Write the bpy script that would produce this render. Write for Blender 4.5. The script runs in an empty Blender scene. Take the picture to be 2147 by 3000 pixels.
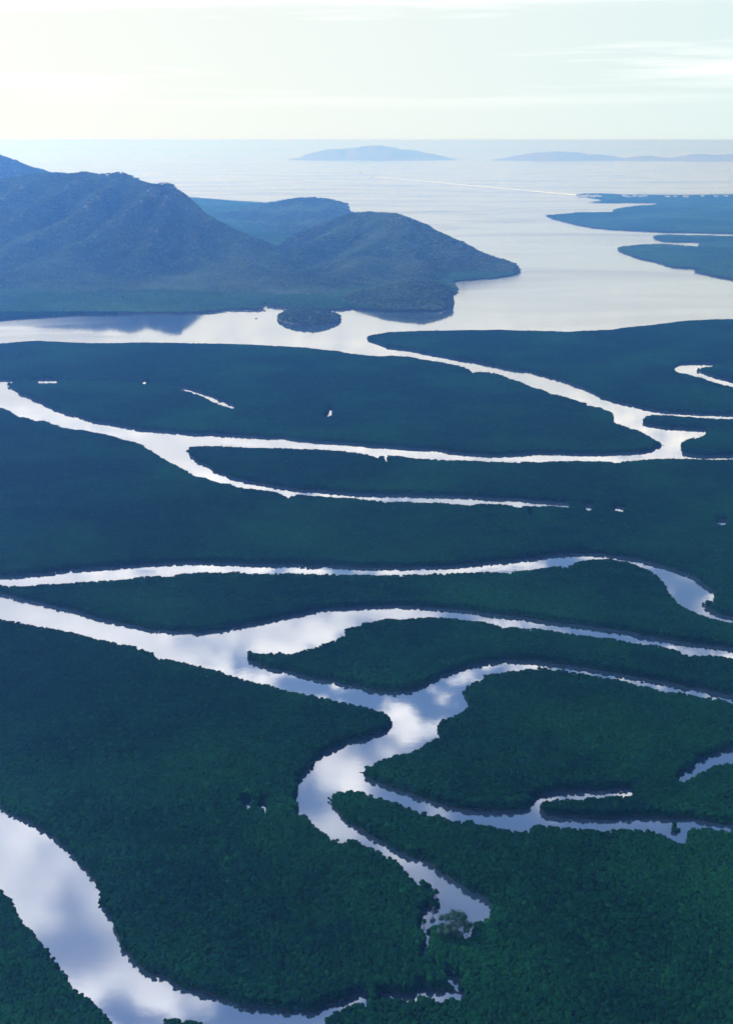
import bpy, math, random
import numpy as np
from mathutils import Vector, Matrix
from mathutils.geometry import delaunay_2d_cdt

random.seed(7)
rng = np.random.default_rng(11)
R = math.radians
S = bpy.context.scene
COL = S.collection

# ------------------------------------------------------------------ camera
CAM_H = 550.0
FOC = 3217.0                     # focal length in pixels of the 2147 x 3000 photograph
PITCH = math.atan(1090.0 / FOC)  # horizon 1090 px above the middle
cam_d = bpy.data.cameras.new('camera')
cam = bpy.data.objects.new('camera', cam_d)
COL.objects.link(cam)
cam.location = (0, 0, CAM_H)
cam.rotation_euler = (R(90) - PITCH, 0, 0)
cam_d.sensor_fit = 'VERTICAL'
cam_d.sensor_height = 24.0
cam_d.lens = 24.0 * FOC / 3000.0
cam_d.clip_start = 1.0
cam_d.clip_end = 400000.0
S.camera = cam

# ------------------------------------------------------------------ light
SUN_EL, SUN_AZ = 32.0, -56.0     # azimuth from +Y towards +X
world = bpy.data.worlds.new('World')
S.world = world
world.use_nodes = True
nt = world.node_tree
nt.nodes.clear()
def N(tree, kind, **kw):
    n = tree.nodes.new(kind)
    for k, v in kw.items():
        setattr(n, k, v)
    return n
def L(tree, a, b):
    tree.links.new(a, b)
def math_node(tree, op, a, b=None, c=None, clamp=False):
    n = tree.nodes.new('ShaderNodeMath'); n.operation = op; n.use_clamp = clamp
    for i, v in enumerate((a, b, c)):
        if v is None: continue
        if isinstance(v, (int, float)): n.inputs[i].default_value = v
        else: tree.links.new(v, n.inputs[i])
    return n.outputs[0]
def ramp(tree, fac, stops, interp='LINEAR'):
    n = tree.nodes.new('ShaderNodeValToRGB')
    n.color_ramp.interpolation = interp
    el = n.color_ramp.elements
    while len(el) < len(stops): el.new(0.5)
    for e, (p, c) in zip(el, stops):
        e.position = p
        e.color = (c, c, c, 1) if isinstance(c, (int, float)) else (*c, 1)
    tree.links.new(fac, n.inputs[0])
    return n.outputs[0]
def mixc(tree, fac, a, b):
    n = tree.nodes.new('ShaderNodeMix'); n.data_type = 'RGBA'
    for sock, v in ((n.inputs[0], fac), (n.inputs[6], a), (n.inputs[7], b)):
        if isinstance(v, (int, float)): sock.default_value = v
        elif isinstance(v, tuple): sock.default_value = (*v, 1)
        else: tree.links.new(v, sock)
    return n.outputs[2]
sky = N(nt, 'ShaderNodeTexSky', sky_type='NISHITA', sun_disc=False)
sky.sun_elevation = R(SUN_EL); sky.sun_rotation = R(SUN_AZ)
sky.altitude = 500; sky.air_density = 1.0; sky.dust_density = 0.4; sky.ozone_density = 4.0
tc = N(nt, 'ShaderNodeTexCoord')
sep = N(nt, 'ShaderNodeSeparateXYZ'); L(nt, tc.outputs['Generated'], sep.inputs[0])
zc = math_node(nt, 'MAXIMUM', sep.outputs[2], 0.0)
den = math_node(nt, 'ADD', zc, 0.16)
px = math_node(nt, 'DIVIDE', sep.outputs[0], den)
py = math_node(nt, 'DIVIDE', sep.outputs[1], den)
comb = N(nt, 'ShaderNodeCombineXYZ'); L(nt, px, comb.inputs[0]); L(nt, py, comb.inputs[1])
nz = N(nt, 'ShaderNodeTexNoise'); nz.inputs['Scale'].default_value = 10.5
nz.inputs['Detail'].default_value = 7; nz.inputs['Roughness'].default_value = 0.6
mp = N(nt, 'ShaderNodeMapping'); mp.inputs['Location'].default_value = (5.6, 3.15, 0)
mp.inputs['Scale'].default_value = (1.0, 1.25, 1)
L(nt, comb.outputs[0], mp.inputs[0]); L(nt, mp.outputs[0], nz.inputs['Vector'])
# cover: thick and pale near the horizon, broken higher up, thinning towards the right
cov = math_node(nt, 'ADD', nz.outputs['Fac'], ramp(nt, zc, [(0.0, 0.75), (0.15, 0.60), (0.30, 0.13), (0.50, 0.035), (0.75, 0.0), (1.0, 0.0)]))
side = math_node(nt, 'MULTIPLY', sep.outputs[0], -0.30)
cov = math_node(nt, 'ADD', cov, side)
mask = ramp(nt, cov, [(0.515, 0.0), (0.615, 1.0)], 'EASE')
mask = math_node(nt, 'MULTIPLY', mask, 0.95)
# light and shade inside the cloud layer
nz2 = N(nt, 'ShaderNodeTexNoise'); nz2.inputs['Scale'].default_value = 16.0
nz2.inputs['Detail'].default_value = 6
L(nt, mp.outputs[0], nz2.inputs['Vector'])
ccol = mixc(nt, ramp(nt, nz2.outputs['Fac'], [(0.35, 0.0), (0.65, 1.0)]), (0.78, 0.84, 0.96), (1.45, 1.44, 1.43))
# horizon veil: cream left, pale blue-green right
veil = mixc(nt, ramp(nt, math_node(nt, 'ADD', sep.outputs[0], 0.5), [(0.15, 0.0), (0.85, 1.0)]), (0.76, 0.76, 0.70), (0.57, 0.68, 0.68))
vst = N(nt, 'ShaderNodeMapping'); vst.inputs['Scale'].default_value = (1.6, 1.6, 34.0)
L(nt, tc.outputs['Generated'], vst.inputs[0])
nz3 = N(nt, 'ShaderNodeTexNoise'); nz3.inputs['Scale'].default_value = 1.6; nz3.inputs['Detail'].default_value = 5
L(nt, vst.outputs[0], nz3.inputs['Vector'])
streak = math_node(nt, 'MULTIPLY', ramp(nt, nz3.outputs['Fac'], [(0.47, 0.0), (0.60, 1.0)]), ramp(nt, zc, [(0.02, 0.0), (0.06, 0.55)]))
veil = mixc(nt, streak, veil, (0.98, 0.97, 0.92))
ccol = mixc(nt, ramp(nt, zc, [(0.10, 1.0), (0.24, 0.0)]), ccol, veil)
bg_sky = N(nt, 'ShaderNodeBackground'); bg_sky.inputs[1].default_value = 0.13
L(nt, sky.outputs[0], bg_sky.inputs[0])
bg_cl = N(nt, 'ShaderNodeBackground'); bg_cl.inputs[1].default_value = 1.35
L(nt, ccol, bg_cl.inputs[0])
mx = N(nt, 'ShaderNodeMixShader')
L(nt, mask, mx.inputs[0]); L(nt, bg_sky.outputs[0], mx.inputs[1]); L(nt, bg_cl.outputs[0], mx.inputs[2])
wo = N(nt, 'ShaderNodeOutputWorld'); L(nt, mx.outputs[0], wo.inputs[0])

sun_d = bpy.data.lights.new('sun', 'SUN')
sun_d.energy = 3.0; sun_d.angle = R(9); sun_d.color = (1.0, 0.97, 0.93)
sun = bpy.data.objects.new('sun', sun_d); COL.objects.link(sun)
a, e = R(SUN_AZ), R(SUN_EL)
sdir = Vector((math.sin(a) * math.cos(e), math.cos(a) * math.cos(e), math.sin(e)))
sun.rotation_euler = sdir.to_track_quat('Z', 'Y').to_euler()
sun.location = sdir * 2000

S.view_settings.view_transform = 'Standard'
S.view_settings.look = 'None'
S.view_settings.exposure = 0.0
S.view_settings.gamma = 1.0
S.view_settings.use_curve_mapping = False
S.render.engine = 'CYCLES'
S.cycles.max_bounces = 4
S.cycles.diffuse_bounces = 1
S.cycles.glossy_bounces = 2
S.cycles.volume_bounces = 1
S.cycles.transparent_max_bounces = 8

# ------------------------------------------------------------------ projection helpers
cp, sp = math.cos(PITCH), math.sin(PITCH)
CR = {'A1': (0, 380), 'A2': (700, 380), 'A3': (1427, 380), 'B1': (0, 950), 'B2': (700, 950), 'B3': (1427, 950),
      'C1': (0, 1500), 'C2': (700, 1500), 'C3': (1427, 1500), 'D2': (700, 2050), 'D3': (1427, 2050),
      'E1': (0, 2300), 'E2': (700, 2500), 'E3': (1427, 2500)}
K = 1624.0 / 720.0
def full(c, x, y):
    o = CR[c]
    return o[0] + x / K, o[1] + y / K
def ray(u, v):
    x = (u - 1073.5) / FOC; y = -(v - 1500.0) / FOC
    return x, cp + y * sp, -sp + y * cp
def on_plane(u, v, z=0.0):
    rx, ry, rz = ray(u, v)
    t = (CAM_H - z) / -rz
    return t * rx, t * ry
def at_dist(u, v, Y):
    rx, ry, rz = ray(u, v)
    t = Y / ry
    return t * rx, Y, CAM_H + t * rz
def project(x, y, z):
    dz = z - CAM_H
    d = y * cp - dz * sp
    return 1073.5 + FOC * x / d, 1500.0 - FOC * (y * sp + dz * cp) / d

TREE_H = 8.0
def unproject_poly(segs, water=False, mirror=0.6, H=TREE_H):
    p = []
    for c, pts in segs:
        p += [full(c, x, y) for x, y in pts]
    q = [p[0]]
    for b in p[1:]:
        if abs(b[0] - q[-1][0]) + abs(b[1] - q[-1][1]) > 1.0: q.append(b)
    p = np.array(q)
    area = 0.5 * np.sum(p[:, 0] * np.roll(p[:, 1], -1) - np.roll(p[:, 0], -1) * p[:, 1])
    d = np.roll(p, -1, 0) - np.roll(p, 1, 0)
    n = np.stack([d[:, 1], -d[:, 0]], 1) * (1 if area > 0 else -1)   # outward, y down
    n /= np.maximum(np.linalg.norm(n, axis=1, keepdims=True), 1e-6)
    up = n[:, 1] if water else -n[:, 1]
    # far side of a bank: canopy top; facing side: water begins where the mirrored canopy ends
    z = H * np.clip(up * 1.6, -mirror, 1)
    w = np.array([on_plane(u, v, zz) for (u, v), zz in zip(p, z)])
    # finer, slightly wavy shoreline
    out = []
    m = len(w)
    for i in range(m):
        a_, b_ = w[i], w[(i + 1) % m]
        ln = np.hypot(*(b_ - a_)); dist = max(500, (a_[1] + b_[1]) / 2)
        step = 12 * dist / 1000
        k = max(1, min(60, int(ln / step)))
        nn = np.array([b_[1] - a_[1], a_[0] - b_[0]]) / max(ln, 1e-6)
        for j in range(k):
            t = j / k
            amp = 0 if j == 0 else min(3.0, ln * 0.06)
            out.append(a_ + (b_ - a_) * t + nn * random.uniform(-amp, amp))
    return np.array(out)

# ------------------------------------------------------------------ shorelines traced on the photograph, laid on the ground
LAND = {}
WATER = {}
LAND['north_flat'] = [
 ('B1', [(-900,380),(-900,150),(0,124),(150,112),(250,106),(400,112),(620,122),(860,118),(1080,118),(1300,124),(1600,128)]),
 ('B2', [(0,128),(200,138),(440,150),(540,162),(660,172),(720,188),(850,202),(920,208),(1000,205),(1110,210),(1230,230),(1340,248),(1420,265),(1480,278),(1530,300),(1535,318),(1600,310)]),
 ('B3', [(0,312),(80,325),(165,358),(230,382),(300,415),(390,435),(400,450),(470,465),(580,495),(640,515),(680,535),(740,545),(800,570),(825,595),(815,635),(870,655),(940,680),(1000,695),(1070,735),(1120,765),(1150,775),(1170,800),(1150,818),(1110,825),(1080,845),(1000,860),(900,862),(800,868),(700,870),(600,870),(480,865),(320,862),(240,872),(0,878)]),
 ('B2', [(1560,872),(1500,868),(1400,858),(1285,835),(1200,838),(1080,828),(900,818),(800,806),(700,798),(600,792),(500,788),(440,778),(380,776),(295,760),(200,762),(100,754),(0,750)]),
 ('B1', [(1540,745),(1460,742),(1370,735),(1310,738),(1180,728),(1100,718),(1000,712),(920,705),(850,690),(760,675),(690,662),(640,655),(600,645),(500,615),(400,585),(340,560),(290,540),(270,525),(220,510),(190,488),(130,465),(100,440),(70,420),(55,400),(80,388),(110,382),(60,378),(0,378)])]
LAND['middle_flat'] = [
 ('B1', [(-900,420),(0,545),(60,565),(120,605),(180,615),(240,635),(290,632),(330,650),(440,685),(540,692),(640,712),(720,728),(800,752),(880,770),(950,795),(970,822),(1000,828),(1040,860),(1100,890),(1180,930),(1240,965),(1290,998),(1370,1008),(1400,1028),(1460,1042),(1530,1050),(1560,1072),(1600,1072)]),
 ('B2', [(20,1075),(80,1080),(200,1095),(260,1110),(310,1135),(322,1150),(345,1130),(400,1118),(520,1130),(700,1140),(860,1155),(940,1162),(970,1175),(1000,1168),(1100,1165),(1210,1175),(1320,1172),(1440,1182),(1540,1195),(1570,1182),(1620,1180)]),
 ('B3', [(20,1182),(80,1182),(150,1190),(205,1208),(240,1194),(340,1198),(410,1193),(550,1205),(545,1196),(420,1188),(300,1182),(200,1168),(150,1165),(100,1170),(0,1162)]),
 ('B2', [(1600,1158),(1520,1152),(1370,1145),(1200,1145),(1100,1142),(900,1138),(780,1135),(660,1122),(540,1112),(420,1108),(340,1098),(240,1085),(120,1060),(50,1050),(0,1035)]),
 ('B1', [(1550,1035),(1500,1010),(1420,985),(1400,965),(1360,938),(1310,925),(1290,905),(1260,880),(1250,855),(1225,832),(1260,808),(1330,800),(1450,800),(1560,806)]),
 ('B2', [(0,808),(130,812),(240,812),(440,820),(560,825),(680,832),(760,842),(850,855),(900,875),(925,880),(940,858),(1040,862),(1160,878),(1350,890),(1500,895),(1600,898)]),
 ('B3', [(0,902),(100,902),(200,910),(240,900),(340,908),(430,900),(600,898),(780,900),(855,912),(900,902),(1000,895),(1090,885),(1300,884),(1400,887),(1624,886),(2500,890)]),
 ('C3', [(2500,980),(1624,712),(1540,695),(1480,670),(1430,640),(1408,600),(1430,582),(1480,580),(1505,600),(1525,555),(1450,515),(1400,475),(1340,435),(1280,415),(1210,390),(1150,370),(1080,352),(980,325),(900,315),(760,296),(680,288),(560,290),(420,300),(320,318),(200,330),(120,342),(0,350)]),
 ('C2', [(1550,358),(1440,368),(1300,378),(1200,375),(1100,385),(1010,380),(997,372),(985,380),(900,382),(800,382),(680,375),(600,368),(570,358),(550,370),(480,372),(360,362),(200,362),(100,358),(0,355)]),
 ('C1', [(1500,352),(1400,350),(1260,348),(1100,355),(940,360),(830,372),(700,382),(560,392),(490,395),(475,388),(460,400),(400,408),(330,415),(210,425),(100,440),(0,442),(-900,500)])]
LAND['long_flat'] = [
 ('C1', [(-70,512),(-20,494),(5,490),(130,486),(200,480),(330,465),(490,458),(640,450),(700,445),(780,438),(900,425),(980,415),(1040,408),(1110,412),(1140,418),(1150,402),(1220,398),(1300,390),(1450,392),(1560,385)]),
 ('C2', [(0,388),(80,395),(250,400),(360,398),(450,405),(570,405),(700,408),(900,410),(1060,410),(1200,402),(1320,400),(1420,398),(1600,390)]),
 ('C3', [(0,388),(160,398),(170,380),(290,378),(380,362),(450,352),(535,355),(550,340),(620,315),(700,305),(820,305),(900,320),(1000,345),(1060,375),(1120,410),(1160,460),(1185,510),(1230,560),(1260,600),(1330,635),(1400,670),(1480,695),(1550,712),(1624,726),(2500,1000),(2500,1130),(1624,925),(1500,905),(1340,890),(1240,870),(1140,852),(1020,838),(900,800),(880,805),(820,798),(640,772),(500,755),(370,738),(270,715),(120,700),(0,690)]),
 ('C2', [(1600,678),(1500,665),(1400,660),(1300,652),(1200,642),(1100,640),(1050,635),(900,640),(780,645),(700,652),(600,655),(500,668),(440,680),(380,695),(320,708),(250,720),(180,738),(100,750),(20,768)]),
 ('C1', [(1580,770),(1540,780),(1480,792),(1400,802),(1320,818),(1210,805),(1150,810),(1100,800),(1060,795),(1020,800),(920,778),(860,765),(800,752),(740,740),(700,730),(640,718),(560,688),(450,660),(330,635),(270,615),(200,600),(120,570),(60,556),(0,535),(-40,522)])]
LAND['lens_flat'] = [
 ('C2', [(58,962),(70,938),(125,922),(190,935),(340,925),(400,915),(460,895),(540,875),(640,830),(670,815),(712,810),(705,780),(720,752),(800,738),(820,720),(895,715),(930,702),(1000,688),(1040,700),(1130,692),(1260,685),(1400,692),(1500,702),(1600,714)]),
 ('C3', [(0,722),(60,735),(100,755),(200,755),(320,762),(430,775),(530,795),(680,815),(820,828),(900,845),(1000,865),(1100,870),(1180,888),(1260,910),(1320,942),(1400,935),(1500,940),(1624,955),(2500,1160),(2500,1480),(1624,1240),(1560,1222),(1500,1210),(1400,1185),(1340,1170),(1320,1178),(1250,1160),(1150,1140),(1040,1120),(960,1106),(905,1098),(830,1078),(780,1072),(700,1060),(650,1046),(560,1036),(500,1028),(380,1015),(320,1002),(240,1000),(120,993),(60,1005),(0,1012)]),
 ('C2', [(1600,1022),(1560,1028),(1500,1040),(1440,1060),(1380,1085),(1300,1120),(1240,1150),(1180,1175),(1120,1200),(1080,1200),(1020,1210),(940,1200),(860,1190),(780,1170),(700,1160),(620,1132),(540,1125),(470,1112),(380,1085),(300,1060),(220,1035),(160,1018),(100,990)])]
LAND['east_flat'] = [
 ('C2', [(1600,1078),(1590,1100),(1530,1120),(1490,1160),(1480,1200),(1500,1245),(1535,1275)]),
 ('D2', [(1480,60),(1440,90),(1400,105),(1340,120),(1330,150),(1318,190),(1330,255),(1270,258),(1220,290),(1160,325),(1100,345),(1040,355),(960,380),(900,400),(880,425),(830,430),(795,480),(830,520),(880,550),(940,575),(1000,600),(1060,620),(1120,640),(1170,650),(1190,665),(1270,695),(1350,710),(1400,735),(1500,752),(1600,758)]),
 ('D3', [(0,762),(150,765),(240,750),(280,745),(285,700),(315,690),(320,660),(400,640),(500,625),(620,620),(760,618),(850,612),(960,605),(978,612),(940,620),(800,632),(700,634),(560,644),(450,652),(370,664),(350,700),(345,745),(370,775),(430,795),(560,795),(680,805),(800,810),(860,808),(940,798),(1060,800),(1180,808),(1280,805),(1380,815),(1440,824),(1560,847),(1624,860),(2500,1010)]),
 ('C3', [(2500,1500),(1624,1264),(1560,1234),(1500,1220),(1420,1212),(1350,1200),(1320,1190),(1260,1182),(1150,1180),(1110,1158),(1040,1142),(970,1132),(920,1114),(860,1094),(800,1092),(740,1082),(680,1070),(620,1060),(570,1057),(500,1037),(440,1036),(360,1022),(280,1028),(200,1040),(120,1042),(60,1055),(0,1065)])]
LAND['south_east_flat'] = [
 ('D2', [(580,655),(610,625),(650,600),(700,592),(750,585),(800,592),(870,615),(960,640),(1030,660),(1100,690),(1180,715),(1240,740),(1330,760),(1430,785),(1540,805),(1600,813)]),
 ('D3', [(0,818),(80,825),(180,850),(240,852),(285,870),(280,840),(300,820),(350,815),(440,828),(560,838),(680,842),(800,850),(960,850),(1080,852),(1150,875),(1220,905),(1280,925),(1325,942),(1330,910),(1290,905),(1230,880),(1200,855),(1230,825),(1270,812),(1340,830),(1420,832),(1500,840),(1600,852),(2500,1000)]),
 ('E3', [(2500,1700),(0,1900)]), ('E2', [(1200,1900),(1180,1200),(1120,700),(1262,588),(1265,550),(1255,500),(1280,470),(1330,455),(1400,480),(1470,510),(1480,550),(1500,545),(1555,510),(1560,455),(1600,430)]),
 ('E3', [(15,425),(35,390),(20,360),(0,340)]),
 ('D2', [(1600,1325),(1530,1290),(1450,1240),(1390,1210),(1310,1155),(1270,1110),(1220,1090),(1150,1070),(1060,1030),(1000,1000),(940,955),(900,940),(830,900),(760,860),(690,810),(640,750),(600,690)])]
LAND['south_flat'] = [
 ('C1', [(-900,560),(0,702),(90,715),(150,725),(250,750),(320,755),(440,780),(540,805),(620,825),(720,845),(800,862),(900,880),(970,902),(1020,925),(1048,960),(1120,962),(1220,985),(1320,1010),(1390,1030),(1470,1045),(1500,1062),(1560,1078)]),
 ('C2', [(0,1088),(100,1112),(200,1135),(260,1155),(360,1180),(480,1200),(560,1222),(680,1248),(780,1268),(880,1290),(950,1320),(1005,1345)]),
 ('D2', [(1018,110),(1018,140),(1005,185),(990,210),(930,240),(870,265),(780,290),(735,285),(690,310),(620,345),(560,370),(510,400),(495,440),(470,470),(420,520),(385,550),(380,590),(388,630),(360,660),(375,690),(385,715),(375,750),(410,745),(450,760),(490,790),(495,820),(540,840),(580,870),(600,910),(640,910),(670,930),(690,945),(710,910),(780,918),(850,945),(920,975),(940,1010),(1020,1035),(1070,1075),(1100,1110),(1130,1160),(1200,1205),(1240,1200),(1265,1240),(1270,1270)]),
 ('E2', [(1290,290),(1312,330),(1310,350),(1270,380),(1230,395),(1185,412),(1200,430),(1215,450),(1210,480),(1180,498),(1225,515),(1225,570),(1245,585),(1400,700),(1400,1900)]),
 ('E1', [(700,2100),(-900,2100)])]
LAND['east_point'] = [
 ('B2', [(848,95),(870,70),(940,58),(1000,48),(1150,42),(1300,40),(1500,35),(1600,35)]),
 ('B3', [(0,35),(80,32),(200,38),(380,42),(540,48),(640,40),(820,32),(900,20)]),
 ('A3', [(1080,1288),(1200,1272),(1330,1258),(1470,1250),(1624,1248),(2500,1235)]),
 ('B3', [(2500,640),(1624,608),(1500,605),(1380,602),(1260,592),(1180,588),(1100,578),(1000,555),(900,535),(820,515),(740,490),(705,462),(640,435),(580,415),(500,385),(440,370),(380,350),(320,338),(280,322),(200,318),(120,305),(60,290),(0,278)]),
 ('B2', [(1600,268),(1540,255),(1480,248),(1380,228),(1280,210),(1200,195),(1130,178),(1050,170),(980,160),(920,135),(870,120)])]
LAND['east_sliver'] = [
 ('B3', [(1025,640),(1040,615),(1080,592),(1180,596),(1300,606),(1400,613),(1624,622),(2500,655),(2500,885),(1624,881),(1420,883),(1320,872),(1285,860),(1290,830),(1282,795),(1300,765),(1340,750),(1390,745),(1430,725),(1475,709),(1400,705),(1270,700),(1180,695),(1080,680),(1025,665)])]
LAND['far_point'] = [
 ('A3', [(860,785),(900,768),(1000,758),(1120,752),(1200,756),(1300,762),(1390,770),(1400,745),(1330,742),(1240,745),(1160,740),(1110,725),(1092,708),(1120,695),(1200,690),(1320,695),(1450,695),(1530,700),(2500,705),(2500,1120),(1624,992),(1500,970),(1430,955),(1365,940),(1400,922),(1240,912),(1170,895),(1100,870),(1020,855),(960,835),(890,810)])]
LAND['coast_flat'] = [
 ('A3', [(380,568),(430,560),(560,550),(580,545),(700,545),(830,542),(835,525),(900,512),(1000,500),(1100,495),(1140,488),(1040,487),(900,485),(800,485),(660,483),(700,475),(760,468),(740,460),(680,452),(620,445),(580,438),(600,428),(640,420),(760,420),(900,427),(1100,428),(1300,430),(1624,425),(2500,425),(2500,698),(1624,688),(1500,685),(1400,682),(1200,680),(1100,675),(960,668),(840,662),(700,648),(600,632),(520,612),(440,592)])]
LAND['mountain_shore'] = [
 ('A1', [(-900,1275),(0,1258),(150,1245),(350,1235),(500,1225),(700,1222),(900,1215),(1010,1212),(1080,1212),(1180,1215),(1300,1212),(1420,1205),(1520,1192),(1600,1190)]),
 ('A2', [(40,1190),(120,1192),(185,1182),(180,1170),(135,1152),(155,1148),(200,1170),(300,1182),(355,1188),(580,1190),(700,1188),(740,1180),(800,1185),(870,1190),(960,1200),(1100,1202),(1320,1198),(1360,1180),(1425,1140),(1395,1100),(1430,1080),(1450,1060),(1440,1030),(1405,1010),(1450,1000),(1560,992),(1624,985)]),
 ('A3', [(20,985),(150,968),(222,935),(150,905),(60,870)]),
 ('A2', [(1500,850),(1300,775),(1100,695),(900,635),(760,590),(690,560),(672,545),(600,520),(400,500),(340,482),(200,482),(0,470)]),
 ('A1', [(1400,455),(1190,440),(900,438),(0,430),(-900,420)])]
LAND['tip_a'] = [('C1', [(-100,520),(0,505),(120,505),(200,520),(200,585),(100,560),(0,538)])]
LAND['tip_b'] = [('C2', [(62,968),(75,955),(130,948),(300,945),(300,1050),(200,1030),(130,1003),(90,985)])]
WATER['river'] = [
 ('E1', [(-900,-80),(0,168),(50,180),(150,238),(230,285),(300,330),(370,375),(430,430),(490,495),(540,550),(600,610),(640,670),(668,710),(675,745),(665,790),(680,830),(715,870),(738,885),(750,920),(765,960),(775,1010),(790,1060),(810,1105),(850,1150),(880,1175),(900,1205),(950,1250),(1010,1280),(1060,1290),(1130,1325),(1180,1350),(1250,1375),(1330,1400),(1400,1425),(1480,1440),(1540,1462),(1575,1480)]),
 ('E2', [(0,1035),(80,1045),(180,1050),(260,1070),(320,1078),(420,1072),(500,1075),(560,1045),(620,1025),(700,990),(760,965),(800,942),(830,940),(872,975),(840,992),(800,975),(740,990),(680,1015),(630,1035),(590,1075),(575,1128),(540,1300),(300,1700)]),
 ('E1', [(1200,2000),(770,1579),(720,1530),(660,1470),(600,1410),(560,1370),(500,1330),(450,1270),(400,1215),(340,1120),(290,1060),(250,990),(190,940),(140,870),(100,800),(45,720),(0,665),(-900,-20)])]
WATER['oxbow'] = [('B1', [(1150,416),(1240,426),(1310,448),(1400,478),(1460,508),(1520,533),(1560,552),(1545,561),(1500,547),(1440,527),(1380,497),(1300,464),(1230,442),(1170,426)])]
WATER['crescent'] = [('B2', [(582,558),(605,562),(638,580),(620,595),(590,607),(558,608),(580,595),(592,578)])]
WATER['slit1'] = [('B1', [(110,380),(255,377),(385,377),(600,372),(800,375),(960,386),(1150,416),(1160,421),(955,392),(700,380),(420,380),(385,384),(255,382),(110,385)])]
WATER['bit7'] = [('B1', [(252,377),(320,376),(385,377),(385,385),(252,386)])]
WATER['bit8'] = [('B1', [(940,384),(968,386),(965,394),(942,392)])]
WATER['bit1'] = [('B2', [(950,897),(975,900),(993,915),(970,912)])]
WATER['bit2'] = [('B3', [(608,1209),(660,1211),(697,1226),(685,1236),(650,1226)])]
WATER['bit3'] = [('B3', [(812,1225),(850,1218),(945,1241),(880,1236),(840,1231)])]
WATER['bit4'] = [('B3', [(1500,1311),(1582,1316),(1560,1333),(1520,1323)])]
WATER['bit5'] = [('B3', [(270,1245),(285,1252),(310,1272),(295,1266)])]
WATER['bit6'] = [('B1', [(-60,1150),(0,1155),(25,1166),(10,1168),(-60,1160)])]
WATER['slit2'] = [('B1', [(25,1166),(100,1183),(300,1218),(560,1262),(560,1268),(300,1224),(100,1188)])]
WATER['loop'] = [('B3', [(1230,293),(1260,275),(1300,268),(1420,266),(1568,270),(1480,276),(1420,281),(1385,295),(1390,315),(1440,335),(1500,355),(1560,370),(1624,382),(1900,440),(1900,480),(1624,412),(1550,395),(1480,375),(1420,350),(1350,335),(1320,322),(1280,320),(1240,308)])]
WATER['bend'] = [('D3', [(1263,525),(1268,500),(1300,495),(1340,475),(1370,440),(1372,415),(1440,408),(1465,378),(1530,372),(1560,352),(1624,352),(2500,420),(2500,520),(1624,412),(1550,408),(1490,430),(1440,455),(1380,480),(1330,505),(1310,532)])]
WATER['pond'] = [('D2', [(20,698),(60,700),(95,708),(75,725),(50,718)])]
WATER['pond2'] = [('D2', [(130,705),(160,700),(175,722),(200,735),(175,742),(160,722)])]
WATER['creek1'] = [('E2', [(1480,880),(1492,880),(1490,935),(1502,978),(1450,972),(1400,965),(1330,988),(1290,978),(1240,958),(1195,955),(1188,890),(1212,886),(1215,922),(1290,925),(1390,940),(1460,958),(1472,900)])]
WATER['creek2'] = [('E2', [(975,945),(1000,945),(1090,962),(1195,955),(1190,966),(1090,972),(980,962),(900,968),(900,958)])]
WATER['creek3'] = [('E2', [(1365,788),(1380,795),(1420,840),(1465,872),(1455,878),(1410,850)])]
WATER['creek4'] = [('E2', [(1198,655),(1215,665),(1238,680),(1232,695),(1215,680)])]
ISLET = {'bottom_islet': [('E1', [(1085,1555),(1100,1530),(1150,1518),(1200,1535),(1300,1545),(1390,1579),(1600,1700),(1100,1700)])]}

polys = [('L', unproject_poly(s, mirror=0.0 if k in ('mountain_shore', 'coast_flat', 'far_point') else 0.3 if k.startswith('tip') else 0.6, H=3.0 if k.startswith('tip') else TREE_H)) for k, s in LAND.items()]
wnames = list(WATER)
THIN = {'slit1': 3.0, 'slit2': 2.0, 'bit1': 6.0, 'bit2': 6.0, 'bit3': 6.0, 'bit4': 6.0, 'bit5': 6.0, 'bit6': 6.0, 'pond': 6.5, 'pond2': 6.5, 'creek1': 4.5, 'creek2': 5.5, 'creek3': 6.0, 'creek4': 6.0, 'oxbow': 6.0, 'crescent': 7.0}
polys += [('W', unproject_poly(WATER[k], True, {'slit1': 0.0, 'slit2': 0.0, 'creek2': 0.7, 'creek1': 0.8, 'pond': 1.1, 'pond2': 1.1, 'bit7': 0.7, 'bit8': 1.0, 'bit1': 1.0, 'bit2': 1.0, 'bit3': 1.0, 'bit4': 1.0, 'creek4': 1.1}.get(k, 0.6), THIN.get(k, TREE_H))) for k in wnames]
polys += [('L', unproject_poly(s)) for s in ISLET.values()]

def raster(plist, x0, x1, y0, y1, res):
    nx, ny = int((x1 - x0) / res), int((y1 - y0) / res)
    m = np.zeros((ny, nx), bool)
    for kind, P in plist:
        xa, ya = P[:, 0], P[:, 1]; xb, yb = np.roll(xa, -1), np.roll(ya, -1)
        r0 = max(0, int((P[:, 1].min() - y0) / res)); r1 = min(ny, int((P[:, 1].max() - y0) / res) + 2)
        for r in range(r0, r1):
            yy = y0 + (r + 0.5) * res
            s = (ya <= yy) != (yb <= yy)
            if not s.any(): continue
            xs = np.sort(xa[s] + (yy - ya[s]) * (xb[s] - xa[s]) / (yb[s] - ya[s]))
            for i in range(0, len(xs) - 1, 2):
                c0 = int(np.clip((xs[i] - x0) / res + 0.5, 0, nx)); c1 = int(np.clip((xs[i + 1] - x0) / res + 0.5, 0, nx))
                m[r, c0:c1] = kind == 'L'
    return m
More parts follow.
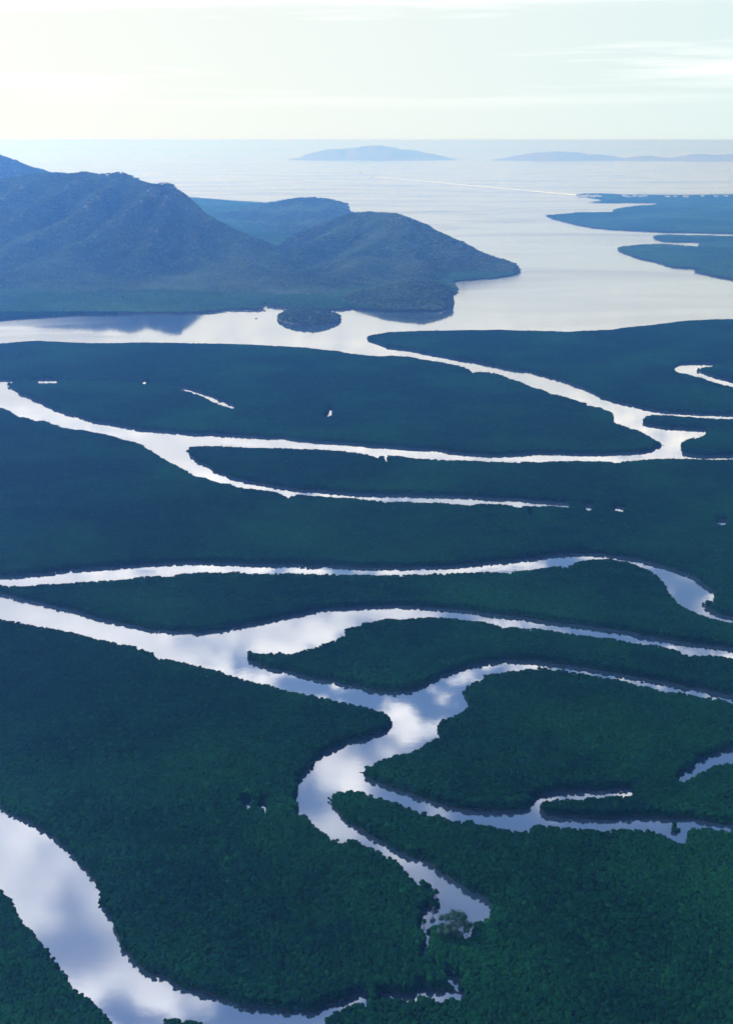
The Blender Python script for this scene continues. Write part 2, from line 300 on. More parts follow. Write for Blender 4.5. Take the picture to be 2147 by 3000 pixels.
class Mask:
    def __init__(s, x0, x1, y0, y1, res, erode=1):
        s.a = (x0, x1, y0, y1, res)
        m = raster(polys, x0, x1, y0, y1, res)
        s.raw = m
        e_ = m.copy()
        for _ in range(erode):
            f = e_.copy()
            f[1:] &= e_[:-1]; f[:-1] &= e_[1:]; f[:, 1:] &= e_[:, :-1]; f[:, :-1] &= e_[:, 1:]
            e_ = f
        s.m = e_
    def at(s, x, y, m=None):
        x0, x1, y0, y1, res = s.a
        m = s.m if m is None else m
        i = ((y - y0) / res).astype(int); j = ((x - x0) / res).astype(int)
        ok = (i >= 0) & (i < m.shape[0]) & (j >= 0) & (j < m.shape[1])
        out = np.zeros(x.shape, bool)
        out[ok] = m[i[ok], j[ok]]
        return out
near_mask = Mask(-1900, 1900, 380, 3700, 1.5)
far_mask = Mask(-7000, 7000, 2700, 13500, 8.0, 0)

# ------------------------------------------------------------------ numpy noise
_perm = rng.integers(0, 2**31, 4096)
def vnoise(x, y, seed=0):
    xi = np.floor(x).astype(np.int64); yi = np.floor(y).astype(np.int64)
    fx = x - xi; fy = y - yi
    fx = fx * fx * (3 - 2 * fx); fy = fy * fy * (3 - 2 * fy)
    def h(a_, b_):
        return (_perm[(a_ * 73 + b_ * 1571 + seed * 911) & 4095] & 0xffff) / 65535.0
    return (h(xi, yi) * (1 - fx) + h(xi + 1, yi) * fx) * (1 - fy) + (h(xi, yi + 1) * (1 - fx) + h(xi + 1, yi + 1) * fx) * fy
def fbm(x, y, oct=5, seed=0):
    s = 0; a_ = 0.5; n = 0
    for o in range(oct):
        s = s + a_ * vnoise(x, y, seed + o); n += a_; a_ *= 0.5; x = x * 2.03 + 17; y = y * 2.03 + 9
    return s / n

# ------------------------------------------------------------------ materials
def new_mat(name):
    m = bpy.data.materials.new(name); m.use_nodes = True
    t = m.node_tree; b = t.nodes['Principled BSDF']
    return m, t, b
def simple(name, col, rough=0.7):
    m, t, b = new_mat(name)
    n = N(t, 'ShaderNodeTexNoise'); n.inputs['Scale'].default_value = 0.8; n.inputs['Detail'].default_value = 4
    g = N(t, 'ShaderNodeNewGeometry'); L(t, g.outputs['Position'], n.inputs['Vector'])
    c = mixc(t, n.outputs['Fac'], tuple(v * 0.7 for v in col), tuple(min(1, v * 1.25) for v in col))
    L(t, c, b.inputs['Base Color']); b.inputs['Roughness'].default_value = rough
    return m
def foliage(name, dark, light, scale=1.0):
    m, t, b = new_mat(name)
    g = N(t, 'ShaderNodeNewGeometry'); oi = N(t, 'ShaderNodeObjectInfo')
    big = N(t, 'ShaderNodeTexNoise'); big.inputs['Scale'].default_value = 0.0045 / scale; big.inputs['Detail'].default_value = 5
    L(t, oi.outputs['Location'], big.inputs['Vector'])
    sm = N(t, 'ShaderNodeTexNoise'); sm.inputs['Scale'].default_value = 0.9; sm.inputs['Detail'].default_value = 3
    L(t, g.outputs['Position'], sm.inputs['Vector'])
    f = math_node(t, 'MULTIPLY', oi.outputs['Random'], 0.26)
    f = math_node(t, 'MULTIPLY_ADD', sm.outputs['Fac'], 0.20, f)
    bb = ramp(t, big.outputs['Fac'], [(0.44, 0.0), (0.72, 1.0)])
    f = math_node(t, 'MULTIPLY_ADD', bb, 0.62, f)
    mid = N(t, 'ShaderNodeTexNoise'); mid.inputs['Scale'].default_value = 0.03 / scale; mid.inputs['Detail'].default_value = 3
    L(t, oi.outputs['Location'], mid.inputs['Vector'])
    f = math_node(t, 'MULTIPLY_ADD', mid.outputs['Fac'], 0.60, f)
    f = math_node(t, 'SUBTRACT', f, 0.34, clamp=True)
    c = mixc(t, f, dark, light)
    # a few yellowish and bluish crowns
    y_ = ramp(t, oi.outputs['Random'], [(0.93, 0.0), (0.96, 1.0)])
    c = mixc(t, math_node(t, 'MULTIPLY', y_, 0.25), c, (light[0] * 1.7, light[1] * 1.25, light[2] * 0.9))
    L(t, c, b.inputs['Base Color'])
    b.inputs['Roughness'].default_value = 0.9
    b.inputs['Specular IOR Level'].default_value = 0.0
    return m
M_MANG = foliage('mangrove_leaves', (0.002, 0.020, 0.009), (0.009, 0.074, 0.026))
M_HILL = foliage('woodland_leaves', (0.028, 0.060, 0.048), (0.150, 0.230, 0.140), 2.0)
M_COAST = foliage('coastal_leaves', (0.024, 0.080, 0.042), (0.085, 0.200, 0.095), 3.0)
M_OPEN = foliage('open_crown_leaves', (0.015, 0.045, 0.035), (0.035, 0.085, 0.060))
M_TWIG = simple('dark_twigs', (0.045, 0.045, 0.035), 0.9)
M_BARK = simple('bark', (0.16, 0.14, 0.12), 0.9)
M_MUD = simple('mud', (0.010, 0.018, 0.013), 0.95)
M_WHITE = simple('white_paint', (0.80, 0.78, 0.74), 0.5)
M_CONC = simple('pale_concrete', (0.80, 0.78, 0.75), 0.8)
M_ROOF = simple('roof_sheet', (0.55, 0.52, 0.50), 0.5)
M_SAND = simple('sand', (0.62, 0.56, 0.48), 0.9)
M_DARK = simple('dark_hull', (0.05, 0.05, 0.06), 0.5)
M_ROCK = simple('rock', (0.16, 0.15, 0.14), 0.9)

def hill_ground():
    m, t, b = new_mat('hill_ground')
    g = N(t, 'ShaderNodeNewGeometry')
    n = N(t, 'ShaderNodeTexNoise'); n.inputs['Scale'].default_value = 0.02; n.inputs['Detail'].default_value = 8
    L(t, g.outputs['Position'], n.inputs['Vector'])
    c = mixc(t, ramp(t, n.outputs['Fac'], [(0.4, 0.0), (0.65, 1.0)]), (0.030, 0.052, 0.040), (0.062, 0.090, 0.062))
    at_ = N(t, 'ShaderNodeAttribute', attribute_name='rock')  # bare rock on the knob, painted relief along the ridges
    c2 = mixc(t, ramp(t, n.outputs['Fac'], [(0.42, 0.0), (0.55, 1.0)]), (0.09, 0.088, 0.085), (0.20, 0.18, 0.172))
    f = math_node(t, 'MULTIPLY', at_.outputs['Fac'], ramp(t, n.outputs['Fac'], [(0.40, 0.25), (0.52, 1.0)]))
    c = mixc(t, f, c, c2)
    L(t, c, b.inputs['Base Color']); b.inputs['Roughness'].default_value = 0.9
    bp = N(t, 'ShaderNodeBump'); bp.inputs['Strength'].default_value = 0.6; bp.inputs['Distance'].default_value = 12
    L(t, n.outputs['Fac'], bp.inputs['Height']); L(t, bp.outputs[0], b.inputs['Normal'])
    return m
M_HG = hill_ground()
M_FAR = simple('haze_toned_island', (0.34, 0.25, 0.23), 0.9)  # pale pinkish tone stands in for warm haze light over the far islands

def water_mat():
    m, t, b = new_mat('water_surface')
    g = N(t, 'ShaderNodeNewGeometry')
    # wind-ruffled patches
    mpn = N(t, 'ShaderNodeMapping'); mpn.inputs['Scale'].default_value = (0.0006, 0.0017, 1)
    L(t, g.outputs['Position'], mpn.inputs[0])
    pn = N(t, 'ShaderNodeTexNoise'); pn.inputs['Scale'].default_value = 1.0; pn.inputs['Detail'].default_value = 6
    pn.inputs['Distortion'].default_value = 0.8
    L(t, mpn.outputs[0], pn.inputs['Vector'])
    patch = ramp(t, pn.outputs['Fac'], [(0.48, 0.0), (0.66, 1.0)])
    sp_ = N(t, 'ShaderNodeSeparateXYZ'); L(t, g.outputs['Position'], sp_.inputs[0])
    far = ramp(t, math_node(t, 'MULTIPLY', sp_.outputs[1], 1.0 / 20000.0), [(0.155, 0.0), (0.24, 0.5), (0.5, 1.0)])
    rg = math_node(t, 'MULTIPLY_ADD', patch, 0.10, 0.035)
    rg = math_node(t, 'MULTIPLY_ADD', far, 0.16, rg)
    L(t, rg, b.inputs['Roughness'])
    b.inputs['Base Color'].default_value = (0.030, 0.060, 0.115, 1)
    b.inputs['IOR'].default_value = 1.33
    rp = N(t, 'ShaderNodeTexNoise'); rp.inputs['Scale'].default_value = 0.06; rp.inputs['Detail'].default_value = 4
    L(t, g.outputs['Position'], rp.inputs['Vector'])
    bp = N(t, 'ShaderNodeBump'); bp.inputs['Strength'].default_value = 0.25; bp.inputs['Distance'].default_value = 0.07
    L(t, math_node(t, 'MULTIPLY_ADD', far, -0.25, 0.25, clamp=True), bp.inputs['Strength'])
    L(t, rp.outputs['Fac'], bp.inputs['Height']); L(t, bp.outputs[0], b.inputs['Normal'])
    # calm silty water: strong sky sheen
    gl = N(t, 'ShaderNodeBsdfGlossy'); gl.inputs['Color'].default_value = (0.925, 0.935, 1.0, 1)
    L(t, rg, gl.inputs['Roughness']); L(t, bp.outputs[0], gl.inputs['Normal'])
    fr = N(t, 'ShaderNodeFresnel'); fr.inputs['IOR'].default_value = 8.0
    L(t, bp.outputs[0], fr.inputs['Normal'])
    ms = N(t, 'ShaderNodeMixShader')
    ff = math_node(t, 'MULTIPLY_ADD', patch, -0.18, fr.outputs[0])
    ff = math_node(t, 'MULTIPLY_ADD', far, -0.08, ff, clamp=True)
    L(t, ff, ms.inputs[0]); L(t, b.outputs[0], ms.inputs[1]); L(t, gl.outputs[0], ms.inputs[2])
    out = [n for n in t.nodes if n.type == 'OUTPUT_MATERIAL'][0]
    L(t, ms.outputs[0], out.inputs[0])
    return m
M_WATER = water_mat()

# ------------------------------------------------------------------ object helpers
def mesh_obj(name, v, f, mat, parent=None, smooth=False):
    me = bpy.data.meshes.new(name)
    me.from_pydata([tuple(map(float, p)) for p in v], [], [tuple(int(i) for i in q) for q in f])
    if mat: me.materials.append(mat)
    if smooth: me.polygons.foreach_set('use_smooth', [True] * len(me.polygons))
    me.update()
    o = bpy.data.objects.new(name, me); COL.objects.link(o)
    if parent: o.parent = parent
    return o
def props(o, label=None, cat=None, group=None, kind=None):
    for k, v in (('label', label), ('category', cat), ('group', group), ('kind', kind)):
        if v: o[k] = v
    return o
def empty(name, loc, rz=0.0, scale=1.0):
    o = bpy.data.objects.new(name, None); COL.objects.link(o)
    o.location = loc; o.rotation_euler = (0, 0, rz); o.scale = (scale,) * 3
    o.empty_display_size = 2
    return o
class MB:
    def __init__(s): s.v = []; s.f = []
    def add(s, v, f):
        k = len(s.v); s.v += [tuple(p) for p in v]; s.f += [tuple(i + k for i in q) for q in f]
    def box(s, x0, x1, y0, y1, z0, z1, xf=None):
        v = [(x, y, z) for z in (z0, z1) for y in (y0, y1) for x in (x0, x1)]
        if xf: v = [xf(*p) for p in v]
        s.add(v, [(0, 2, 3, 1), (4, 5, 7, 6), (0, 1, 5, 4), (1, 3, 7, 5), (3, 2, 6, 7), (2, 0, 4, 6)])
    def tube(s, pts, rad, n=6):
        rings = []
        k = len(s.v)
        for i, p in enumerate(pts):
            p = Vector(p)
            d = (Vector(pts[min(i + 1, len(pts) - 1)]) - Vector(pts[max(i - 1, 0)])).normalized()
            a_ = d.orthogonal().normalized(); b_ = d.cross(a_)
            r = rad[i]
            s.v += [tuple(p + (a_ * math.cos(t) + b_ * math.sin(t)) * r) for t in [2 * math.pi * j / n for j in range(n)]]
        for i in range(len(pts) - 1):
            for j in range(n):
                s.f.append((k + i * n + j, k + i * n + (j + 1) % n, k + (i + 1) * n + (j + 1) % n, k + (i + 1) * n + j))
        s.f.append(tuple(k + (len(pts) - 1) * n + j for j in range(n)))
    def build(s, name, mat, parent=None, smooth=False):
        return mesh_obj(name, s.v, s.f, mat, parent, smooth)

# ------------------------------------------------------------------ water sheet
wx = [-60000, -20000, -6000, 6000, 20000, 60000]; wy = [-2500, 2000, 6000, 15000, 40000, 88000]
wv = [(x, y, 0.0) for y in wy for x in wx]
wf = [(j * 6 + i, j * 6 + i + 1, j * 6 + i + 7, j * 6 + i + 6) for j in range(5) for i in range(5)]
props(mesh_obj('water', wv, wf, M_WATER), 'calm pale silver water of the channels, rivers and sea', kind='structure')

# ------------------------------------------------------------------ ground of the flats, one mesh per connected piece
pts, edges = [], []
for kind, P in polys:
    k = len(pts); n = len(P)
    pts += [Vector((p[0], p[1])) for p in P]
    edges += [(k + i, k + (i + 1) % n) for i in range(n)]
res = delaunay_2d_cdt(pts, edges, [], 0, 1e-3)
vv = np.array([(p.x, p.y) for p in res[0]]); tri = np.array([t for t in res[2] if len(t) == 3])
cx = vv[tri].mean(1)
inside = np.zeros(len(tri), bool)
for kind, P in polys:
    xa, ya = P[:, 0], P[:, 1]; xb, yb = np.roll(xa, -1), np.roll(ya, -1)
    s = (ya[None] <= cx[:, 1:]) != (yb[None] <= cx[:, 1:])
    with np.errstate(all='ignore'):
        xi = xa[None] + (cx[:, 1:] - ya[None]) * (xb - xa)[None] / (yb - ya)[None]
    c = (s & (xi > cx[:, :1])).sum(1) % 2 == 1
    inside[c] = kind == 'L'
tri = tri[inside]
par = {}
def find(a_):
    while par[a_] != a_:
        par[a_] = par[par[a_]]; a_ = par[a_]
    return a_
emap = {}
for i, t in enumerate(tri):
    par[i] = i
for i, t in enumerate(tri):
    for e_ in ((t[0], t[1]), (t[1], t[2]), (t[2], t[0])):
        k = (min(e_), max(e_))
        emap.setdefault(k, []).append((i, e_))
        if len(emap[k]) == 2:
            par[find(emap[k][0][0])] = find(i)
comps = {}
for i in range(len(tri)): comps.setdefault(find(i), []).append(i)
bound = {}
for k, l in emap.items():
    if len(l) == 1: bound.setdefault(find(l[0][0]), []).append(l[0][1])
for root, ids in comps.items():
    tt = tri[ids]
    ar = 0
    a3 = vv[tt]
    ar = 0.5 * np.abs(np.cross(a3[:, 1] - a3[:, 0], a3[:, 2] - a3[:, 0])).sum()
    if ar < 60: continue
    used, inv = np.unique(tt, return_inverse=True)
    idx = {u: i for i, u in enumerate(used)}
    V = [(vv[u][0], vv[u][1], 0.35) for u in used]
    F = [tuple(q) for q in inv.reshape(-1, 3)]
    nv = len(V)
    V += [(vv[u][0], vv[u][1], -0.6) for u in used]
    for a_, b_ in bound.get(root, []):
        F.append((idx[b_], idx[a_], idx[a_] + nv, idx[b_] + nv))
    o = mesh_obj('mud_flat', V, F, M_MUD)
    props(o, 'dark muddy ground under the mangrove forest', kind='structure')

# ------------------------------------------------------------------ hills: crest lines with falling flanks
def crest(c, pts, w):      # pts (x, y, distance) in a crop; w = width of the flank
    out = []
    for q in pts:
        u, v = full(c, q[0], q[1])
        out.append((*at_dist(u, v, q[2]), q[3] if len(q) > 3 else 0))
    out = np.array(out)
    out[:, 2] = np.where(out[:, 2] > 60, out[:, 2] - 3.0, out[:, 2])   # the woodland adds its own height
    hm = out[:, 2].max()
    wv = np.where(out[:, 3] > 0, out[:, 3], np.maximum(25, w * (np.clip(out[:, 2], 1, None) / hm) ** 0.7))
    out[:, 3] = wv
    return out, w
def hill_height(lines, X, Y, pw=1.45, soft=14.0, gully=1.0, seed=0):
    wx_ = (fbm(X / 260, Y / 260, 4, seed) - 0.5) * 170
    wy_ = (fbm(X / 260 + 50, Y / 260 + 9, 4, seed + 3) - 0.5) * 170
    acc = np.zeros_like(X)
    hs = []
    dmin = np.full(X.shape, 1e6)
    for P, w in lines:
        best = np.full(X.shape, -50.0)
        for i in range(len(P) - 1):
            a_, b_ = P[i], P[i + 1]
            dx, dy = b_[0] - a_[0], b_[1] - a_[1]
            t = np.clip(((X - a_[0]) * dx + (Y - a_[1]) * dy) / (dx * dx + dy * dy + 1e-6), 0, 1)
            d0 = np.hypot(X - a_[0] - t * dx, Y - a_[1] - t * dy)
            dmin = np.minimum(dmin, d0)
            f = np.clip(d0 / 160.0, 0, 1)
            Xw, Yw = X + wx_ * f, Y + wy_ * f
            t = np.clip(((Xw - a_[0]) * dx + (Yw - a_[1]) * dy) / (dx * dx + dy * dy + 1e-6), 0, 1)
            d = np.hypot(Xw - a_[0] - t * dx, Yw - a_[1] - t * dy)
            h = a_[2] + (b_[2] - a_[2]) * t
            w = a_[3] + (b_[3] - a_[3]) * t
            q = np.sqrt(d * d + (0.045 * w) ** 2) - 0.045 * w
            z = np.where(q < w, h * np.maximum(0, 1 - q / w) ** pw, -(q - w) * 0.05)
            best = np.maximum(best, z)
        hs.append(best)
    H = np.stack(hs)
    m = H.max(0)
    z = m + soft * np.log(np.exp((H - m) / soft).sum(0)) - soft * 0.0
    z = m + (z - m) * np.clip(m / 60.0, 0, 1) * 0.6
    g = 1 - np.abs(2 * fbm(X / 330, Y / 330, 5, seed + 20) - 1)
    g2 = fbm(X / 60, Y / 60, 3, seed + 31) - 0.5
    amp = np.clip(m / 150.0, 0, 1) * gully * (0.12 + 0.88 * np.clip(dmin / 180.0, 0, 1))
    return z + (g - 0.80) * 85 * amp + g2 * 5 * np.clip(m / 40.0, 0, 1)

HILLS = {}
HILLS['mountain'] = dict(lines=[
    crest('A1', [(-900, 350, 5900, 800), (-300, 340, 5850, 760), (0, 335, 5800, 720), (240, 298, 5800, 700), (380, 292, 5780, 680), (460, 303, 5760, 660), (560, 286, 5750, 640), (660, 302, 5740, 600), (800, 289, 5700, 520), (850, 308, 5680, 480), (900, 343, 5620, 430), (1010, 362, 5520, 400), (1060, 362, 5450, 380)], 1250),
    crest('A1', [(1010, 366, 5440), (1060, 352, 5410), (1100, 353, 5400), (1130, 366, 5385)], 420),
    crest('A1', [(1130, 372, 5385, 380), (1165, 410, 5360, 380), (1200, 478, 5330, 400), (1300, 545, 5270, 400), (1400, 605, 5200, 400), (1500, 655, 5150, 400), (1624, 720, 5080, 380), (1750, 800, 4990, 330), (1860, 880, 4900, 280)], 560),
    crest('A1', [(1080, 362, 5400, 380), (1000, 410, 5290, 360), (900, 490, 5150, 360), (760, 600, 4980, 360), (600, 720, 4820, 360), (430, 830, 4700, 330), (280, 900, 4600, 280)], 520),
    crest('A1', [(1110, 380, 5380, 330), (1090, 480, 5230, 330), (1060, 600, 5060, 330), (1000, 740, 4860, 320), (900, 880, 4660, 280), (820, 970, 4540, 240)], 430),
    crest('A1', [(800, 305, 5690, 480), (680, 420, 5470, 420), (520, 540, 5270, 400), (350, 640, 5120, 380), (160, 740, 4950, 360), (-40, 850, 4780, 300)], 560),
    crest('A1', [(560, 300, 5740, 480), (380, 420, 5500, 420), (200, 520, 5330, 400), (0, 620, 5180, 380), (-250, 720, 5000, 360), (-450, 830, 4800, 300)], 560),
    crest('A1', [(240, 310, 5780, 460), (60, 420, 5560, 420), (-160, 520, 5380, 400), (-420, 640, 5150, 380)], 560),
    crest('A1', [(1210, 490, 5330, 300), (1260, 640, 5100, 300), (1330, 790, 4860, 280), (1400, 920, 4620, 240)], 430),
    crest('A1', [(1500, 665, 5150, 280), (1560, 780, 4930, 260), (1640, 900, 4700, 230)], 430),
    crest('A1', [(-900, 400, 5800, 600), (-700, 600, 5300, 600), (-500, 800, 4900, 400)], 600),
    crest('A1', [(-900, 980, 4750, 420), (-300, 960, 4700, 380), (100, 960, 4600, 340), (500, 960, 4560, 320), (900, 990, 4500, 300), (1200, 985, 4500, 300), (1500, 970, 4480, 300), (1800, 985, 4420, 280), (2050, 1000, 4350, 220)], 400),
    crest('A1', [(-300, 960, 4900, 300), (500, 880, 4850, 300), (1200, 880, 4800, 300), (1600, 890, 4750, 280)], 400),
    ], box=(-3600, 900, 3900, 7200), res=13, seed=1, pw=1.25, soft=6.0, gully=1.35)
HILLS['distant_peak'] = dict(lines=[
    crest('A1', [(-900, 60, 8200), (-500, 70, 8200), (-160, 150, 8000), (0, 186, 7800), (40, 198, 7750), (100, 236, 7700), (180, 282, 7600), (260, 320, 7500), (400, 380, 7400)], 1300)],
    box=(-5200, -200, 6300, 9600), res=32, seed=5, pw=1.3)
HILLS['headland_hill'] = dict(lines=[
    crest('A2', [(560, 640, 5750), (690, 572, 5850), (740, 566, 5800), (790, 554, 5760), (812, 562, 5740), (850, 550, 5700), (930, 551, 5620), (1010, 560, 5520), (1080, 580, 5440), (1150, 606, 5380), (1220, 648, 5320), (1300, 690, 5240), (1380, 742, 5170), (1480, 780, 5100), (1560, 800, 5060), (1640, 830, 5020), (1740, 865, 4980), (1800, 905, 4950)], 400),
    crest('A2', [(930, 560, 5600), (1000, 660, 5350), (1100, 760, 5050), (1180, 860, 4800), (1220, 920, 4640)], 360),
    crest('A2', [(850, 560, 5690), (700, 640, 5450), (560, 720, 5250), (420, 790, 5100), (330, 870, 4900)], 330),
    crest('A2', [(1000, 680, 5300), (850, 780, 5050), (700, 850, 4850), (560, 900, 4720), (420, 950, 4600)], 330),
    crest('A2', [(1300, 700, 5230), (1330, 800, 5080), (1400, 860, 4960)], 260),
    crest('A2', [(860, 840, 4820), (760, 930, 4600), (680, 1000, 4420)], 260),
    ], box=(-700, 1300, 4150, 6500), res=10, seed=9, pw=1.15, gully=1.7, soft=8.0)
HILLS['knoll'] = dict(lines=[
    crest('A2', [(900, 1060, 4130), (1060, 1020, 4080), (1150, 990, 4020), (1210, 980, 4000), (1260, 1005, 3990), (1330, 1075, 3960), (1400, 1130, 3930)], 250)],
    box=(-350, 650, 3600, 4500), res=8, seed=13, pw=1.0)
HILLS['back_hill'] = dict(lines=[
    crest('A2', [(200, 545, 8500), (300, 500, 8600), (380, 470, 8600), (440, 460, 8600), (500, 458, 8550), (560, 474, 8500), (610, 500, 8450), (655, 530, 8350)], 620),
    crest('A2', [(480, 465, 8500), (380, 540, 8100), (300, 590, 7800)], 480),
    crest('A2', [(600, 510, 8400), (560, 580, 7700), (480, 640, 7100)], 480)],
    box=(-2200, 900, 6700, 9400), res=20, seed=17, pw=1.15)
HILLS['islet_hill'] = dict(lines=[
    crest('A2', [(390, 1188, 3570), (430, 1180, 3568), (500, 1184, 3560), (545, 1200, 3555)], 78)],
    box=(-330, 60, 3400, 3750), res=5, seed=21, pw=0.62, soft=6.0)
HILLS['far_island'] = dict(lines=[
    crest('A2', [(420, 186, 34000), (520, 155, 34000), (610, 128, 34000), (690, 132, 34000), (760, 118, 34200), (860, 104, 34200), (940, 103, 34200), (1040, 122, 34000), (1130, 134, 34000), (1230, 152, 33800), (1310, 176, 33800), (1350, 190, 33800)], 1500)],
    box=(-9000, 6000, 31000, 37000), res=110, seed=25, pw=1.0)
HILLS['far_island.001'] = dict(lines=[
    crest('A3', [(90, 200, 33000), (200, 170, 33000), (320, 152, 33000), (420, 142, 33000), (560, 148, 33000), (700, 162, 33000), (800, 170, 33000), (890, 192, 33000)], 1200),
    crest('A3', [(870, 195, 32600), (960, 182, 32600), (1060, 170, 32600), (1150, 184, 32600), (1210, 192, 32600)], 1000),
    crest('A3', [(1190, 194, 32300), (1300, 174, 32300), (1390, 160, 32300), (1480, 168, 32300), (1624, 162, 32300), (1900, 150, 32300), (2400, 175, 32300)], 1200)],
    box=(2500, 21000, 30500, 35500), res=110, seed=29, pw=1.0)
HL = {'mountain': 'tall blue-hazed wooded mountain with a bald round knob on its right shoulder',
      'distant_peak': 'higher paler slope cut by the left edge behind the mountain',
      'headland_hill': 'wooded headland hill sloping down right to a pointed tip in the water',
      'knoll': 'small dark wooded knoll on the near shore of the headland',
      'back_hill': 'low pale hill behind the headland on the far plain',
      'islet_hill': 'small round wooded islet in the channel below the mountain',
      'far_island': 'faint hazy island on the horizon, the middle one',
      'far_island.001': 'faint long low island on the horizon at the right'}
PEAK = at_dist(*full('A1', 1060, 400), 5380)
def rockiness(X, Y):
    d = np.hypot((X - PEAK[0] + 40) / 1.25, (Y - PEAK[1] + 60) / 1.0)
    n = fbm(X / 70, Y / 70, 4, 77)
    return np.clip(1.05 - d / 170.0 + (n - 0.5) * 1.6, 0, 1) * 0.5
for name, h in HILLS.items():
    x0, x1, y0, y1 = h['box']; r = h['res']
    gx = np.arange(x0, x1 + r, r); gy = np.arange(y0, y1 + r, r)
    X, Y = np.meshgrid(gx, gy)
    Z = hill_height(h['lines'], X, Y, h['pw'], h.get('soft', 14.0), h.get('gully', 1.0) if r < 50 else 2.5, h['seed'])
    if name == 'islet_hill' or r > 50: pass
    if name in ('mountain', 'headland_hill', 'knoll', 'back_hill'):
        Z = np.where(far_mask.at(X.ravel(), Y.ravel(), far_mask.m).reshape(X.shape), Z, np.minimum(Z, -5))
    h['grid'] = (x0, y0, r, Z)
    B = Z.copy()
    for _ in range(max(2, int(90 / r))):
        B[1:-1, 1:-1] = (B[:-2, 1:-1] + B[2:, 1:-1] + B[1:-1, :-2] + B[1:-1, 2:]) / 4
    h['cvx'] = Z - B
    keep = Z > -3
    kk = keep[:-1, :-1] | keep[1:, :-1] | keep[:-1, 1:] | keep[1:, 1:]
    ii, jj = np.nonzero(kk)
    W = X.shape[1]
    q = np.stack([ii * W + jj, ii * W + jj + 1, (ii + 1) * W + jj + 1, (ii + 1) * W + jj], 1)
    used, inv = np.unique(q, return_inverse=True)
    V = np.stack([X.ravel()[used], Y.ravel()[used], np.maximum(Z.ravel()[used], -6)], 1)
    o = mesh_obj(name, V, inv.reshape(-1, 4), M_FAR if r > 50 else M_HG, smooth=True)
    at = o.data.attributes.new('rock', 'FLOAT', 'POINT')
    rock_relief = (rockiness(V[:, 0], V[:, 1]) if name == 'mountain' else 0) + np.clip(h['cvx'].ravel()[used] / 9.0, 0, 1) * 0.22  # knob rock, plus ridges painted lighter to strengthen the relief shading
    at.data.foreach_set('value', rock_relief.astype(np.float32))
    props(o, HL[name], kind='structure')
def terrain(x, y, names):
    z = np.full(x.shape, -10.0)
    for n in names:
        x0, y0, r, Z = HILLS[n]['grid']
        fi = (y - y0) / r; fj = (x - x0) / r
        ok = (fi >= 0) & (fj >= 0) & (fi < Z.shape[0] - 1.01) & (fj < Z.shape[1] - 1.01)
        i = fi[ok].astype(int); j = fj[ok].astype(int); a_ = fi[ok] - i; b_ = fj[ok] - j
        zz = (Z[i, j] * (1 - b_) + Z[i, j + 1] * b_) * (1 - a_) + (Z[i + 1, j] * (1 - b_) + Z[i + 1, j + 1] * b_) * a_
        t = z[ok]; z[ok] = np.maximum(t, zz)
    return z
def convexity(x, y):
    c = np.zeros(x.shape); zb = np.full(x.shape, -10.0)
    for n in NEARH:
        x0, y0, r, Z = HILLS[n]['grid']
        i = ((y - y0) / r).astype(int); j = ((x - x0) / r).astype(int)
        ok = (i >= 0) & (j >= 0) & (i < Z.shape[0]) & (j < Z.shape[1])
        z = np.full(x.shape, -10.0); z[ok] = Z[i[ok], j[ok]]
        cc = np.zeros(x.shape); cc[ok] = HILLS[n]['cvx'][i[ok], j[ok]]
        m = z > zb
        c = np.where(m, cc, c); zb = np.where(m, z, zb)
    return c
NEARH = ['mountain', 'distant_peak', 'headland_hill', 'knoll', 'back_hill', 'islet_hill']

# ------------------------------------------------------------------ tree meshes
def ico(sub=1):
    import bmesh
    bm = bmesh.new(); bmesh.ops.create_icosphere(bm, subdivisions=sub, radius=1.0)
    v = np.array([p.co[:] for p in bm.verts]); f = [tuple(x.index for x in q.verts) for q in bm.faces]
    bm.free(); return v, f
ICO1 = ico(1); ICO2 = ico(2)
def crown_mesh(name, mat, rad=2.35, base=5.2, top=8.2, lobes=6, leaves=60, spread=1.0, seed=0):
    rs = random.Random(seed); m = MB()
    cz = (base + top) / 2
    for i in range(lobes):
        a_ = 2 * math.pi * i / max(1, lobes - 1) + rs.uniform(-.4, .4)
        rr = 0 if i == 0 else rad * rs.uniform(0.42, 0.66) * spread
        r = rad * rs.uniform(0.40, 0.56) * (1.15 if i == 0 else 1)
        zz = top - r * 0.8 - (0 if i == 0 else rs.uniform(0.08, 0.34) * (top - base))
        c = np.array([rr * math.cos(a_), rr * math.sin(a_), zz])
        v, f = ICO1
        nz_ = np.array([rs.uniform(0.78, 1.2) for _ in v])[:, None]
        vv_ = v * nz_ * np.array([r, r, r * rs.uniform(0.7, 0.9)]) + c
        m.add(vv_, f)
        for k in range(int(leaves / lobes)):
            d = Vector((rs.gauss(0, 1), rs.gauss(0, 1), rs.gauss(0.35, 0.9))).normalized()
            p = Vector(c) + Vector((d.x * r, d.y * r, d.z * r * 0.8)) * rs.uniform(0.92, 1.25)
            t1 = d.orthogonal().normalized(); t1.rotate(Matrix.Rotation(rs.uniform(0, 6.28), 3, d)); t2 = d.cross(t1)
            s_ = rad * rs.uniform(0.10, 0.20); tilt = d * rs.uniform(-0.5, 0.5) * s_
            m.add([p - t1 * s_, p + t2 * s_ * 0.8 + tilt, p + t1 * s_, p - t2 * s_ * 0.8 - tilt], [(0, 1, 2, 3)])
    me = bpy.data.meshes.new(name); me.from_pydata(m.v, [], m.f); me.materials.append(mat); me.update()
    return me
